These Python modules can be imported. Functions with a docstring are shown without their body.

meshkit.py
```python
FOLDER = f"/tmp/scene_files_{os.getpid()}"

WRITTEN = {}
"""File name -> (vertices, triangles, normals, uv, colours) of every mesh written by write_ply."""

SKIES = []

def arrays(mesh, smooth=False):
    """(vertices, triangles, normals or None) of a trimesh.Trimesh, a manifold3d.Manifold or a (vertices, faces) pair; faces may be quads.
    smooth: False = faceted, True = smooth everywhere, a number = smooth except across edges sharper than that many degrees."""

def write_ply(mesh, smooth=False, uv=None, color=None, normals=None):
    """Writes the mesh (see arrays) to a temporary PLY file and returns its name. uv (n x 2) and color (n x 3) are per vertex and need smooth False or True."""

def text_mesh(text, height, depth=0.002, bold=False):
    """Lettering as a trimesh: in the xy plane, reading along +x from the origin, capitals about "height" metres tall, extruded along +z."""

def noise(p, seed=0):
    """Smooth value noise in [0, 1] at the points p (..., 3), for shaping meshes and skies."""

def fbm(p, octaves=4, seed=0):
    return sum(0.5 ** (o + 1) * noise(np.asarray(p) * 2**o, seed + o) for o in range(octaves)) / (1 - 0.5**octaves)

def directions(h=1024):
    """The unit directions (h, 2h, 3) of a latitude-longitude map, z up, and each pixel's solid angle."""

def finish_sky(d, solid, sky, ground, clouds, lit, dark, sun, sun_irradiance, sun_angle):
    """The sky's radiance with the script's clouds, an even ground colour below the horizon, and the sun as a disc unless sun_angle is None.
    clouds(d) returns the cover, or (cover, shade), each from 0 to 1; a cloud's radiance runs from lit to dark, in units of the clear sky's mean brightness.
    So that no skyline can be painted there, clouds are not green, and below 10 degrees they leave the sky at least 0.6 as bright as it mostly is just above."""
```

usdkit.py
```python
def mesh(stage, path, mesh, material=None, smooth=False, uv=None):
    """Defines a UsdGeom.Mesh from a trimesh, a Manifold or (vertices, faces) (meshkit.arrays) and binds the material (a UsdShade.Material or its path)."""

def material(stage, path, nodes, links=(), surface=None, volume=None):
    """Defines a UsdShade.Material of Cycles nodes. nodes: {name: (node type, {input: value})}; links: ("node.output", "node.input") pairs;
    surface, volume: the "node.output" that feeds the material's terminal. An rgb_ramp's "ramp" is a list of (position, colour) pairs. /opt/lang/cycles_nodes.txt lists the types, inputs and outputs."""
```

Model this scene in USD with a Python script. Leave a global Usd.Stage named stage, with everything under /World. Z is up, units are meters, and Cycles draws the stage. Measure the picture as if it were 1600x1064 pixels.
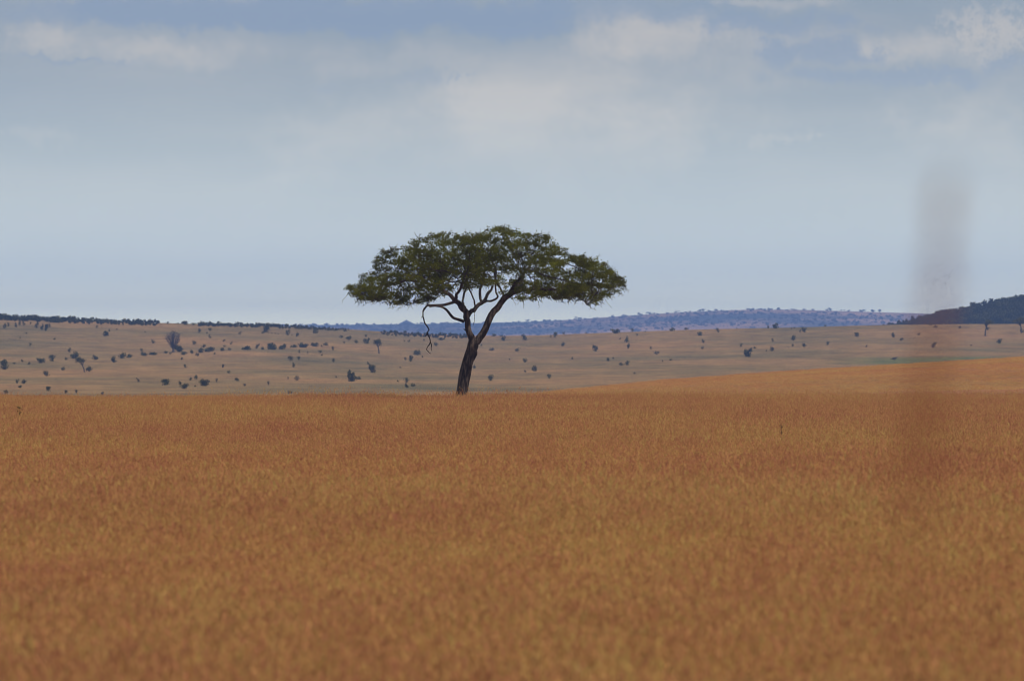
import math
import numpy as np
import trimesh
from scipy.spatial import cKDTree
from pxr import Usd, UsdGeom, UsdLux, UsdShade, Gf, Sdf, Vt
import usdkit
import meshkit

stage = Usd.Stage.CreateInMemory()
UsdGeom.SetStageUpAxis(stage, 'Z')
UsdGeom.SetStageMetersPerUnit(stage, 1.0)
UsdGeom.Xform.Define(stage, '/World')
UsdGeom.Scope.Define(stage, '/World/Looks')

# ---------------------------------------------------------------- camera, sky, sun, exposure
EYE = 2.48                       # standing in an open vehicle
FOC, APER = 200.0, 23.5          # a 200 mm telephoto
F = 1600.0 * FOC / APER          # focal length in photo pixels
HZ = 560.0                       # eye level in the photo
TREE_D = 440.0
cam = UsdGeom.Camera.Define(stage, '/World/camera')
cam.CreateFocalLengthAttr(FOC)
cam.CreateHorizontalApertureAttr(APER)
cam.CreateVerticalApertureAttr(APER * 680 / 1024)
cam.CreateFStopAttr(3.8)
cam.CreateFocusDistanceAttr(TREE_D - 40)
cam.CreateClippingRangeAttr(Gf.Vec2f(0.5, 90000))
cam.CreateExposureAttr(0.0)
UsdGeom.Xformable(cam).AddTranslateOp().Set(Gf.Vec3d(0, 0, EYE))
UsdGeom.Xformable(cam).AddRotateXOp().Set(90 + math.degrees(math.atan((HZ - 532) / F)))

SUN_EL, SUN_AZ = math.radians(54), math.radians(122)      # azimuth = atan2(x, y)
SUN_INT, SUN_ANGLE, SKY_STRENGTH = 0.90, 0.8, 0.085
HAZE_DENSITY = 6.8e-5


def build_sky():
    """The clear sky with thin streaky cloud; cloud coordinates run on over the whole dome."""
    n = {'tc': ('texture_coordinate', {}),
         'sky': ('sky_texture', {'sky_type': 'single_scattering', 'sun_disc': False, 'sun_elevation': SUN_EL, 'sun_rotation': SUN_AZ,
                                 'altitude': 1500.0, 'air_density': 1.0, 'aerosol_density': 1.0, 'ozone_density': 1.0}),
         'sep': ('separate_xyz', {}),
         'zc': ('math', {'math_type': 'maximum', 'value2': 0.0}),
         'den': ('math', {'math_type': 'add', 'value2': 0.05}),
         'px': ('math', {'math_type': 'divide'}), 'py': ('math', {'math_type': 'divide'}),
         'pys': ('math', {'math_type': 'multiply', 'value2': 0.36}),
         'pv': ('combine_xyz', {'z': 3.7}),
         'n1': ('noise_texture', {'scale': 1.5, 'detail': 6.0, 'roughness': 0.52, 'distortion': 0.25}),
         'n2': ('noise_texture', {'scale': 4.2, 'detail': 5.0, 'roughness': 0.55, 'distortion': 0.3}),
         'c1': ('map_range', {'range_type': 'smoothstep', 'from_min': 0.40, 'from_max': 0.68, 'to_min': 0.0, 'to_max': 1.0, 'clamp': True}),
         'bg': ('background_shader', {'strength': SKY_STRENGTH})}
    l = [('tc.generated', 'sep.vector'), ('sep.z', 'zc.value1'), ('zc.value', 'den.value1'),
         ('sep.x', 'px.value1'), ('den.value', 'px.value2'), ('sep.y', 'py.value1'), ('den.value', 'py.value2'),
         ('py.value', 'pys.value1'), ('px.value', 'pv.x'), ('pys.value', 'pv.y'),
         ('pv.vector', 'n1.vector'), ('pv.vector', 'n2.vector'), ('n1.fac', 'c1.value')]
    # the larger cloud banks that the photograph shows, as soft ellipses of direction torn by noise
    n['ys'] = ('math', {'math_type': 'maximum', 'value2': 0.02})
    n['U'] = ('math', {'math_type': 'divide'}); n['V'] = ('math', {'math_type': 'divide'})
    n['uv'] = ('combine_xyz', {})
    n['nz'] = ('noise_texture', {'scale': 85.0, 'detail': 7.0, 'roughness': 0.70})
    n['nzs'] = ('vector_math', {'math_type': 'subtract', 'vector2': (0.5, 0.5, 0.5)})
    n['nzm'] = ('vector_math', {'math_type': 'multiply', 'vector2': (0.050, 0.0095, 0.0)})
    n['uvd'] = ('vector_math', {'math_type': 'add'})
    l += [('sep.y', 'ys.value1'), ('sep.x', 'U.value1'), ('ys.value', 'U.value2'), ('sep.z', 'V.value1'), ('ys.value', 'V.value2'),
          ('U.value', 'uv.x'), ('V.value', 'uv.y'), ('tc.generated', 'nz.vector'), ('nz.color', 'nzs.vector1'), ('nzs.vector', 'nzm.vector1'),
          ('uv.vector', 'uvd.vector1'), ('nzm.vector', 'uvd.vector2')]

    def bank(key, items):
        last = None
        for i, (x, y, a, b, w, edge) in enumerate(items):
            m, g, r = f'{key}m{i}', f'{key}g{i}', f'{key}r{i}'
            a_, b_ = a / F, b / F
            n[m] = ('mapping', {'mapping_type': 'point', 'scale': (1 / a_, 1 / b_, 1), 'location': (-(x - 800) / F / a_, -(HZ - y) / F / b_, 0)})
            n[g] = ('vector_math', {'math_type': 'length'})
            n[r] = ('map_range', {'range_type': 'smoothstep', 'from_min': edge, 'from_max': 1.25, 'to_min': w, 'to_max': 0.0, 'clamp': True})
            l.extend([('uvd.vector', m + '.vector'), (m + '.vector', g + '.vector1'), (g + '.value', r + '.value')])
            if last is None:
                last = r + '.result'
            else:
                s = f'{key}s{i}'
                n[s] = ('math', {'math_type': 'maximum'})
                l.extend([(last, s + '.value1'), (r + '.result', s + '.value2')])
                last = s + '.value'
        return last

    white = bank('w', [(840, 180, 290, 135, 1.0, 0.0), (50, 68, 130, 34, 0.6, 0.1), (250, 82, 150, 22, 0.45, 0.1), (690, 92, 200, 34, 0.55, 0.1),
                       (1010, 60, 170, 44, 0.8, 0.1), (1420, 75, 130, 32, 0.6, 0.1), (1550, 190, 160, 70, 0.7, 0.0), (540, 225, 130, 65, 0.65, 0.0),
                       (300, 3, 140, 12, 0.7, 0.0), (100, 218, 60, 22, 0.5, 0.0), (1550, 60, 45, 50, 0.7, 0.1), (640, 5, 130, 14, 0.6, 0.0), (1200, 8, 120, 14, 0.6, 0.0), (1180, 215, 34, 16, 0.6, 0.0), (1180, 90, 120, 70, 0.45, 0.0), (330, 390, 160, 34, 0.3, 0.0), (1010, 235, 120, 50, 0.5, 0.0), (450, 262, 110, 18, 0.45, 0.0)])
    blue = bank('b', [(500, 20, 420, 31, 0.9, 0.7), (100, 97, 150, 6, 0.5, 0.1), (1180, 42, 140, 20, 0.65, 0.4), (1270, 85, 100, 24, 0.65, 0.4),
                      (1420, 122, 170, 15, 0.65, 0.4), (1000, 20, 230, 24, 0.5, 0.2), (640, 125, 100, 16, 0.35, 0.1), (735, 115, 18, 14, 0.4, 0.2),
                      (50, 20, 200, 28, 0.6, 0.2), (1590, 105, 60, 18, 0.5, 0.2), (230, 330, 180, 30, 0.2, 0.0), (60, 160, 260, 60, 0.2, 0.0)])
    n['wsum'] = ('math', {'math_type': 'multiply_add', 'value2': 0.36})
    l += [('c1.result', 'wsum.value1'), (white, 'wsum.value3')]
    n['wtex'] = ('map_range', {'range_type': 'linear', 'from_min': 0.3, 'from_max': 0.7, 'to_min': 0.55, 'to_max': 1.05, 'clamp': True})
    n['wfac'] = ('math', {'math_type': 'multiply', 'use_clamp': True})
    l += [('n2.fac', 'wtex.value'), ('wsum.value', 'wfac.value1'), ('wtex.result', 'wfac.value2')]
    n['mixw'] = ('mix_color', {'b': SKY_CLOUD, 'use_clamp': True})
    n['mixb'] = ('mix_color', {'b': SKY_BLUE, 'use_clamp': True})
    # thin veil that greys the clear sky everywhere
    n['veil'] = ('mix_color', {'fac': SKY_VEIL_FAC, 'b': SKY_VEIL, 'use_clamp': True})
    l += [('sky.color', 'veil.a'), ('veil.result', 'mixw.a'), ('wfac.value', 'mixw.fac'), ('mixw.result', 'mixb.a'), (blue, 'mixb.fac'), ('mixb.result', 'bg.color')]
    # the sky whitens towards the horizon all the way round
    n['low'] = ('map_range', {'range_type': 'smoothstep', 'from_min': 0.0, 'from_max': 0.040, 'to_min': 1.0, 'to_max': 0.0, 'clamp': True})
    n['mixl'] = ('mix_color', {'b': SKY_LOW, 'use_clamp': True})
    n['glow'] = ('map_range', {'range_type': 'smoothstep', 'from_min': -0.002, 'from_max': 0.011, 'to_min': 1.0, 'to_max': 0.0, 'clamp': True})
    n['mixg'] = ('mix_color', {'blend_type': 'add', 'b': SKY_GLOW, 'use_clamp': False})
    l = [q for q in l if q != ('mixb.result', 'bg.color')] + [('sep.z', 'low.value'), ('low.result', 'mixl.fac'), ('mixb.result', 'mixl.a'),
                                                              ('sep.z', 'glow.value'), ('glow.result', 'mixg.fac'), ('mixl.result', 'mixg.a'), ('mixg.result', 'bg.color')]
    return usdkit.material(stage, '/World/Looks/sky_material', n, l, surface='bg.background')


SKY_CLOUD, SKY_BLUE, SKY_VEIL, SKY_VEIL_FAC = (7.0, 6.75, 6.35), (3.4, 4.4, 5.8), (3.45, 4.25, 5.2), 0.82
SKY_LOW, SKY_GLOW = (10.9, 11.9, 10.9), (18.0, 15.0, 4.0)
dome = UsdLux.DomeLight.Define(stage, '/World/sky')
dome.CreateIntensityAttr(1.0)
UsdShade.MaterialBindingAPI.Apply(dome.GetPrim()).Bind(build_sky())
dome.GetPrim().SetCustomDataByKey('kind', 'structure')
sun = UsdLux.DistantLight.Define(stage, '/World/sun')
sun.CreateIntensityAttr(SUN_INT); sun.CreateNormalizeAttr(True); sun.CreateAngleAttr(SUN_ANGLE); sun.CreateColorAttr(Gf.Vec3f(1.0, 0.93, 0.82))
UsdGeom.Xformable(sun).AddRotateZOp().Set(-math.degrees(SUN_AZ))
UsdGeom.Xformable(sun).AddRotateXOp().Set(-(90 - math.degrees(SUN_EL)) )

# ---------------------------------------------------------------- helpers
used = {}


def numbered(path):
    k = used.get(path, -1) + 1
    used[path] = k
    return path if k == 0 else f'{path}_{k:03d}'


def put(prim, label=None, cat=None, group=None, kind=None):
    for k, v in (('label', label), ('category', cat), ('group', group), ('kind', kind)):
        if v:
            prim.SetCustomDataByKey(k, v)
    return prim


def obj(name, mesh, mat, parent='/World', smooth=False, label=None, cat=None, group=None, kind=None):
    path = numbered(f'{parent}/{name}')
    m = usdkit.mesh(stage, path, mesh, mat, smooth=smooth)
    put(m.GetPrim(), label, cat, group, kind)
    return path


def empty(name, loc=(0, 0, 0), **kw):
    path = numbered(f'/World/{name}')
    x = UsdGeom.Xform.Define(stage, path)
    x.AddTranslateOp().Set(Gf.Vec3d(*map(float, loc)))
    put(x.GetPrim(), **kw)
    return path


def mat(name, nodes, links=(), surface=None, volume=None):
    return usdkit.material(stage, f'/World/Looks/{name}', nodes, links, surface=surface, volume=volume)


class Acc:
    """Collects triangles into one mesh."""
    def __init__(self):
        self.v, self.f, self.n = [], [], 0

    def add(self, v, f):
        v, f = np.asarray(v, float), np.asarray(f, int)
        self.v.append(v); self.f.append(f + self.n); self.n += len(v)

    def tube(self, pts, rad, sides=6, seed=None, furrow=0.0):
        p = np.asarray(pts, float); r = np.broadcast_to(np.asarray(rad, float), (len(p),))
        t = np.gradient(p, axis=0); t /= np.linalg.norm(t, axis=1, keepdims=True) + 1e-12
        a = np.cross(t, [0.13, 0.97, 0.2]); a /= np.linalg.norm(a, axis=1, keepdims=True) + 1e-12
        b = np.cross(t, a)
        ang = np.arange(sides) * 2 * np.pi / sides
        rr = r[:, None] * np.ones(sides)[None]
        if furrow:
            q = np.stack([np.cos(ang)[None] * 2.6 + 0 * r[:, None], np.sin(ang)[None] * 2.6 + 0 * r[:, None], np.cumsum(np.r_[0, np.linalg.norm(np.diff(p, axis=0), axis=1)])[:, None] * 0.55 + 0 * ang[None]], -1)
            rr = rr * (1 + furrow * (2 * meshkit.fbm(q, 3, seed or 0) - 1) * 1.6)
        v = p[:, None] + rr[..., None] * (np.cos(ang)[None, :, None] * a[:, None] + np.sin(ang)[None, :, None] * b[:, None])
        i, j = np.meshgrid(np.arange(len(p) - 1), np.arange(sides), indexing='ij')
        k = (j + 1) % sides
        q = np.stack([i * sides + j, i * sides + k, (i + 1) * sides + k, (i + 1) * sides + j], -1).reshape(-1, 4)
        f = np.vstack([q[:, [0, 2, 1]], q[:, [0, 3, 2]]])
        cap = [[(len(p) - 1) * sides, (len(p) - 1) * sides + m, (len(p) - 1) * sides + m + 1] for m in range(1, sides - 1)]
        self.add(v.reshape(-1, 3), np.vstack([f, cap]))

    def quads(self, c, ax, bx):
        """Diamond-shaped leaves: centres c, half axes ax and bx."""
        m = len(c)
        v = np.stack([c - ax, c + bx, c + ax, c - bx], 1).reshape(-1, 3)
        i = np.arange(m)[:, None] * 4
        self.add(v, np.vstack([i + [0, 1, 2], i + [0, 2, 3]]))

    def mesh(self):
        return np.vstack(self.v), np.vstack(self.f)


def unit(v):
    return v / (np.linalg.norm(v, axis=-1, keepdims=True) + 1e-12)


def sm(a, b, x):
    t = np.clip((np.asarray(x, float) - a) / (b - a), 0, 1)
    return t * t * (3 - 2 * t)


def grid_faces(nr, nc):
    i, j = np.meshgrid(np.arange(nr - 1), np.arange(nc - 1), indexing='ij')
    a = (i * nc + j).ravel()
    return np.vstack([np.stack([a, a + 1, a + nc + 1], 1), np.stack([a, a + nc + 1, a + nc], 1)])


def ray_z(y_px, d):
    return EYE + (HZ - np.asarray(y_px, float)) / F * d


# ---------------------------------------------------------------- materials
def two_tone(name, stops, scale, detail=4.0, stretch=(1, 1, 1), rough=0.9, fine=None, bump=None, translucent=None, extra=None):
    """A matt material whose colour runs through the stops by world-space noise."""
    n = {'g': ('geometry', {}), 'm': ('mapping', {'mapping_type': 'point', 'scale': stretch}),
         'n': ('noise_texture', {'scale': scale, 'detail': detail, 'roughness': 0.6}), 'r': ('rgb_ramp', {'ramp': stops}),
         'p': ('principled_bsdf', {'roughness': rough, 'specular_ior_level': 0.12})}
    l = [('g.position', 'm.vector'), ('m.vector', 'n.vector'), ('n.fac', 'r.fac')]
    col = 'r.color'
    if fine:
        fs, amount = fine
        n['n2'] = ('noise_texture', {'scale': fs, 'detail': 5.0, 'roughness': 0.65})
        n['mr'] = ('map_range', {'from_min': 0.3, 'from_max': 0.7, 'to_min': 1 - amount, 'to_max': 1 + amount, 'clamp': True})
        n['hs'] = ('hsv', {})
        l += [('m.vector', 'n2.vector'), ('n2.fac', 'mr.value'), ('mr.result', 'hs.value'), (col, 'hs.color')]
        col = 'hs.color'
    if bump:
        n['bp'] = ('bump', {'strength': bump[0], 'distance': bump[1]})
        l += [(('n2.fac' if fine else 'n.fac'), 'bp.height'), ('bp.normal', 'p.normal')]
    l.append((col, 'p.base_color'))
    out = 'p.BSDF'
    if translucent:
        n['t'] = ('translucent_bsdf', {}); n['x'] = ('mix_closure', {'fac': translucent})
        l += [(col, 't.color'), ('p.BSDF', 'x.closure1'), ('t.BSDF', 'x.closure2')]
        out = 'x.closure'
    return mat(name, n, l, surface=out)


def leafy(name, dark, mid, light, translucent=0.3, scale=0.9):
    """Foliage: tone by clump (position) and by leaf (island)."""
    n = {'g': ('geometry', {}), 'n': ('noise_texture', {'scale': scale, 'detail': 2.0}),
         'a': ('math', {'math_type': 'multiply_add', 'value2': 0.45}), 'r': ('rgb_ramp', {'ramp': [(0.35, dark), (0.6, mid), (0.9, light)]}),
         'd': ('diffuse_bsdf', {}), 't': ('translucent_bsdf', {}), 'x': ('mix_closure', {'fac': translucent})}
    l = [('g.position', 'n.vector'), ('g.random_per_island', 'a.value1'), ('n.fac', 'a.value3'), ('a.value', 'r.fac'),
         ('r.color', 'd.color'), ('r.color', 't.color'), ('d.BSDF', 'x.closure1'), ('t.BSDF', 'x.closure2')]
    return mat(name, n, l, surface='x.closure')


M_GROUND = two_tone('straw_ground', [(0.35, (0.16, 0.085, 0.032)), (0.48, (0.205, 0.104, 0.038)), (0.6, (0.27, 0.115, 0.042))], 0.010, 5.0, stretch=(0.5, 1.0, 1), fine=(0.25, 0.18))
M_BARK = two_tone('acacia_bark', [(0.35, (0.026, 0.018, 0.016)), (0.52, (0.065, 0.047, 0.041)), (0.70, (0.18, 0.135, 0.11))], 6.0, 5.0, stretch=(1.6, 1.6, 0.28), bump=(0.8, 0.05))
M_TWIG = two_tone('acacia_twig', [(0.3, (0.030, 0.022, 0.020)), (0.7, (0.07, 0.05, 0.045))], 3.0)
M_LEAF = leafy('acacia_leaf', (0.062, 0.058, 0.010), (0.145, 0.148, 0.015), (0.27, 0.28, 0.024), 0.5, 0.75)
M_BUSH = leafy('bush_leaf', (0.060, 0.055, 0.016), (0.105, 0.096, 0.028), (0.16, 0.145, 0.042), 0.25, 0.4)
M_DRY = leafy('dry_shrub_leaf', (0.09, 0.075, 0.05), (0.12, 0.10, 0.065), (0.15, 0.13, 0.08), 0.15, 0.4)
M_WOOD = leafy('woodland_leaf', (0.030, 0.030, 0.009), (0.066, 0.063, 0.017), (0.13, 0.12, 0.03), 0.2, 0.06)
M_BARE = two_tone('bare_branch', [(0.3, (0.055, 0.043, 0.04)), (0.7, (0.10, 0.08, 0.072))], 1.0)


def slope_material():
    """Far grassland: tan and rose patches with greyer green drifts and the green strip by the right-hand field."""
    n = {'g': ('geometry', {}),
         'm': ('mapping', {'mapping_type': 'point', 'scale': (1, 0.32, 1)}),
         'n': ('noise_texture', {'scale': 0.013, 'detail': 6.0, 'roughness': 0.62}),
         'r': ('rgb_ramp', {'ramp': [(0.30, (0.110, 0.086, 0.036)), (0.44, (0.170, 0.112, 0.045)), (0.55, (0.225, 0.132, 0.052)), (0.70, (0.262, 0.140, 0.057))]}),
         'n2': ('noise_texture', {'scale': 0.10, 'detail': 8.0, 'roughness': 0.78}),
         'mr': ('map_range', {'from_min': 0.34, 'from_max': 0.66, 'to_min': 0.6, 'to_max': 1.4, 'clamp': True}),
         'hs': ('hsv', {}),
         'n3': ('noise_texture', {'scale': 0.004, 'detail': 3.0}),
         'gm': ('map_range', {'range_type': 'smoothstep', 'from_min': 0.5, 'from_max': 0.68, 'to_min': 0.0, 'to_max': 0.55, 'clamp': True}),
         'mx': ('mix_color', {'b': (0.115, 0.090, 0.046)}),
         # the green strip: a long patch of fresh grass
         'sm_': ('mapping', {'mapping_type': 'point', 'scale': (1 / 62.0, 1 / 165.0, 0), 'location': (-152 / 62.0, -2745 / 165.0, 0)}),
         'ln': ('vector_math', {'math_type': 'length'}),
         'add': ('math', {'math_type': 'multiply_add', 'value2': 0.7}),
         'sr': ('map_range', {'range_type': 'smoothstep', 'from_min': 0.85, 'from_max': 1.45, 'to_min': 0.8, 'to_max': 0.0, 'clamp': True}),
         'mg': ('mix_color', {'b': (0.085, 0.105, 0.03)}),
         'p': ('principled_bsdf', {'roughness': 0.95, 'specular_ior_level': 0.05})}
    l = [('g.position', 'm.vector'), ('m.vector', 'n.vector'), ('n.fac', 'r.fac'), ('m.vector', 'n2.vector'), ('n2.fac', 'mr.value'), ('mr.result', 'hs.value'),
         ('r.color', 'mx.a'), ('m.vector', 'n3.vector'), ('n3.fac', 'gm.value'), ('gm.result', 'mx.fac'), ('mx.result', 'mg.a'),
         ('g.position', 'sm_.vector'), ('sm_.vector', 'ln.vector1'), ('n.fac', 'add.value1'), ('ln.value', 'add.value3'), ('add.value', 'sr.value'), ('sr.result', 'mg.fac'),
         ('mg.result', 'hs.color'), ('hs.color', 'p.base_color')]
    return mat('slope_grassland', n, l, surface='p.BSDF')


M_SLOPE = slope_material()
M_FARHILL = two_tone('far_hill', [(0.40, (0.03, 0.034, 0.022)), (0.48, (0.055, 0.05, 0.03)), (0.54, (0.26, 0.145, 0.07)), (0.68, (0.46, 0.26, 0.13))], 0.0016, 6.0, stretch=(1, 0.5, 9.0), fine=(0.02, 0.25))
M_WOODHILL = two_tone('wooded_hill_soil', [(0.3, (0.022, 0.024, 0.014)), (0.7, (0.05, 0.045, 0.025))], 0.02)


def grass_material():
    n = {'g': ('geometry', {}), 'oi': ('object_info', {}),
         'm': ('mapping', {'mapping_type': 'point', 'scale': (1, 0.30, 0.15)}),
         'n': ('noise_texture', {'scale': 0.55, 'detail': 5.0, 'roughness': 0.65}),
         'nb': ('noise_texture', {'scale': 0.045, 'detail': 2.0}),
         'at': ('attribute', {'attribute': 'tone'}),
         'a1': ('math', {'math_type': 'multiply_add', 'value2': 0.20}),
         'a2': ('math', {'math_type': 'multiply_add', 'value2': 0.75}),
         'a3': ('math', {'math_type': 'multiply_add', 'value2': 0.75, 'value3': -0.50}),
         'a4': ('math', {'math_type': 'multiply_add', 'value2': 0.62}),
         'r': ('rgb_ramp', {'ramp': [(0.10, (0.43, 0.165, 0.10)), (0.34, (0.52, 0.235, 0.115)), (0.56, (0.585, 0.325, 0.125)), (0.74, (0.58, 0.395, 0.13)), (1.0, (0.66, 0.50, 0.21))]}),
         'd': ('diffuse_bsdf', {}), 't': ('translucent_bsdf', {}), 'x': ('mix_closure', {'fac': 0.45})}
    l = [('g.position', 'm.vector'), ('m.vector', 'n.vector'), ('m.vector', 'nb.vector'),
         ('nb.fac', 'a3.value1'), ('n.fac', 'a2.value1'), ('a3.value', 'a2.value3'), ('g.random_per_island', 'a1.value1'), ('a2.value', 'a1.value3'),
         ('at.fac', 'a4.value1'), ('a1.value', 'a4.value3'), ('a4.value', 'r.fac'),
         ('r.color', 'd.color'), ('r.color', 't.color'), ('d.BSDF', 'x.closure1'), ('t.BSDF', 'x.closure2')]
    return mat('red_oat_grass', n, l, surface='x.closure')


M_GRASS = grass_material()

# ---------------------------------------------------------------- the ground: flat field, crest behind the tree, a rise on the right
STRIP_X = [200, 700, 900, 1000, 1040, 1240, 1375, 1600, 1800, 2400]
STRIP_Y = [680, 645, 619, 609, 604.5, 589, 580, 564.5, 552, 545]


def ground_z(x, y):
    x, y = np.asarray(x, float), np.asarray(y, float)
    d = np.hypot(x, y)
    u = np.where(y > 1, x / np.maximum(y, 1), np.sign(x) * 0.3)
    s = np.maximum(0, d - 448)
    base = -0.0125 * s * s / (s + 60)
    base = np.maximum(base, -9 - 0.0002 * s)
    zr = ray_z(np.interp(np.clip(u, -0.3, 0.3) * F + 800, STRIP_X, STRIP_Y), 1000.0)
    b1000 = -0.0125 * 552 * 552 / 612
    front = sm(0, 200, y)
    rise = (zr - b1000) * sm(470, 1000, d) * (1 - sm(1000, 1450, d)) * front
    und = 0.10 * (meshkit.fbm(np.stack([x / 45, y / 60, 0 * x], -1), 3, 5) - 0.5) * sm(20, 80, d)
    und = und + 1.2 * (meshkit.fbm(np.stack([x / 90, y / 160, 0 * x], -1), 2, 9) - 0.5) * sm(560, 760, d)
    return base + rise + und


def build_ground():
    a_in = np.radians(np.linspace(-7, 7, 141))
    a_out = np.radians(np.r_[np.linspace(7.5, 352.5, 90)])
    az = np.r_[a_in, a_out, a_in[0] + 2 * np.pi]
    r = np.r_[0.5, np.geomspace(3, 60, 30), np.linspace(66, 440, 60), np.linspace(444, 1500, 140), np.geomspace(1560, 20500, 40)]
    A, R = np.meshgrid(az, r)
    X, Y = R * np.sin(A), R * np.cos(A)
    Z = ground_z(X, Y)
    v = np.stack([X, Y, Z], -1).reshape(-1, 3)
    f = grid_faces(len(r), len(az))
    f = f[:, ::-1]
    n = np.cross(v[f[:, 1]] - v[f[:, 0]], v[f[:, 2]] - v[f[:, 0]])[:, 2]
    if np.median(n) < 0:
        f = f[:, ::-1]
    return v, f


obj('ground', build_ground(), M_GROUND, smooth=True, kind='structure', label='golden grass plain with a low orange rise on its right')

# ---------------------------------------------------------------- the hillside behind
RIDGE_X = [-3000, -800, -300, 0, 100, 200, 300, 400, 520, 640, 760, 850, 930, 1100, 1250, 1370, 1480, 1600, 1900, 2400, 5000]
RIDGE_Y = [500, 486, 484, 495, 499.5, 503, 506, 508, 513, 521, 525, 524, 520.5, 514.5, 511.5, 508, 506.5, 506, 505, 507, 515]
FOOT_Y, D0, D1 = 624.0, 1650.0, 3800.0


def ridge_y(x):
    x = np.asarray(x, float)
    k = np.interp(x, RIDGE_X, RIDGE_Y)
    return (k + np.interp(x - 25, RIDGE_X, RIDGE_Y) + np.interp(x + 25, RIDGE_X, RIDGE_Y)) / 3


def slope_point(x, t):
    """A point of the hillside: bearing as a photo column, t from foot (0) to crest (1)."""
    x, t = np.asarray(x, float), np.asarray(t, float)
    d = D0 + (D1 - D0) * t
    y = FOOT_Y + (ridge_y(x) - FOOT_Y) * t
    u = (x - 800) / F
    z = ray_z(y, d) + 0.7 * (meshkit.fbm(np.stack([u * d / 120, d / 200, 0 * d], -1), 3, 3) - 0.5) * np.minimum(1, 6 * t) * np.minimum(1, 5 * (1 - t))
    return np.stack([u * d, d, z], -1)


def slope_at(x, y):
    t = (FOOT_Y - y) / (FOOT_Y - ridge_y(x))
    return slope_point(x, np.clip(t, 0, 1))


def build_slope():
    xs = np.r_[np.linspace(-3000, -250, 30), np.linspace(-200, 1800, 161), np.linspace(1900, 5000, 30)]
    ts = np.linspace(0, 1, 120)
    X, T = np.meshgrid(xs, ts)
    P = slope_point(X, T)
    front = P[0].copy(); front[:, 1] -= 200; front[:, 0] *= front[:, 1] / (front[:, 1] + 200); front[:, 2] = -14
    backs = []
    for k, (dd, dz) in enumerate([(80, -0.4), (250, -2.5), (700, -9), (1500, -22), (2600, -34)]):
        b = P[-1].copy(); s = (b[:, 1] + dd) / b[:, 1]; b[:, 0] *= s; b[:, 1] += dd; b[:, 2] = np.maximum(b[:, 2] + dz, -14); backs.append(b)
    P = np.concatenate([front[None], P, np.array(backs)])
    f = grid_faces(*P.shape[:2])
    return P.reshape(-1, 3), f


obj('hillside', build_slope(), M_SLOPE, smooth=True, kind='structure', label='long tan grassy hillside dotted with bushes behind the plain')


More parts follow.
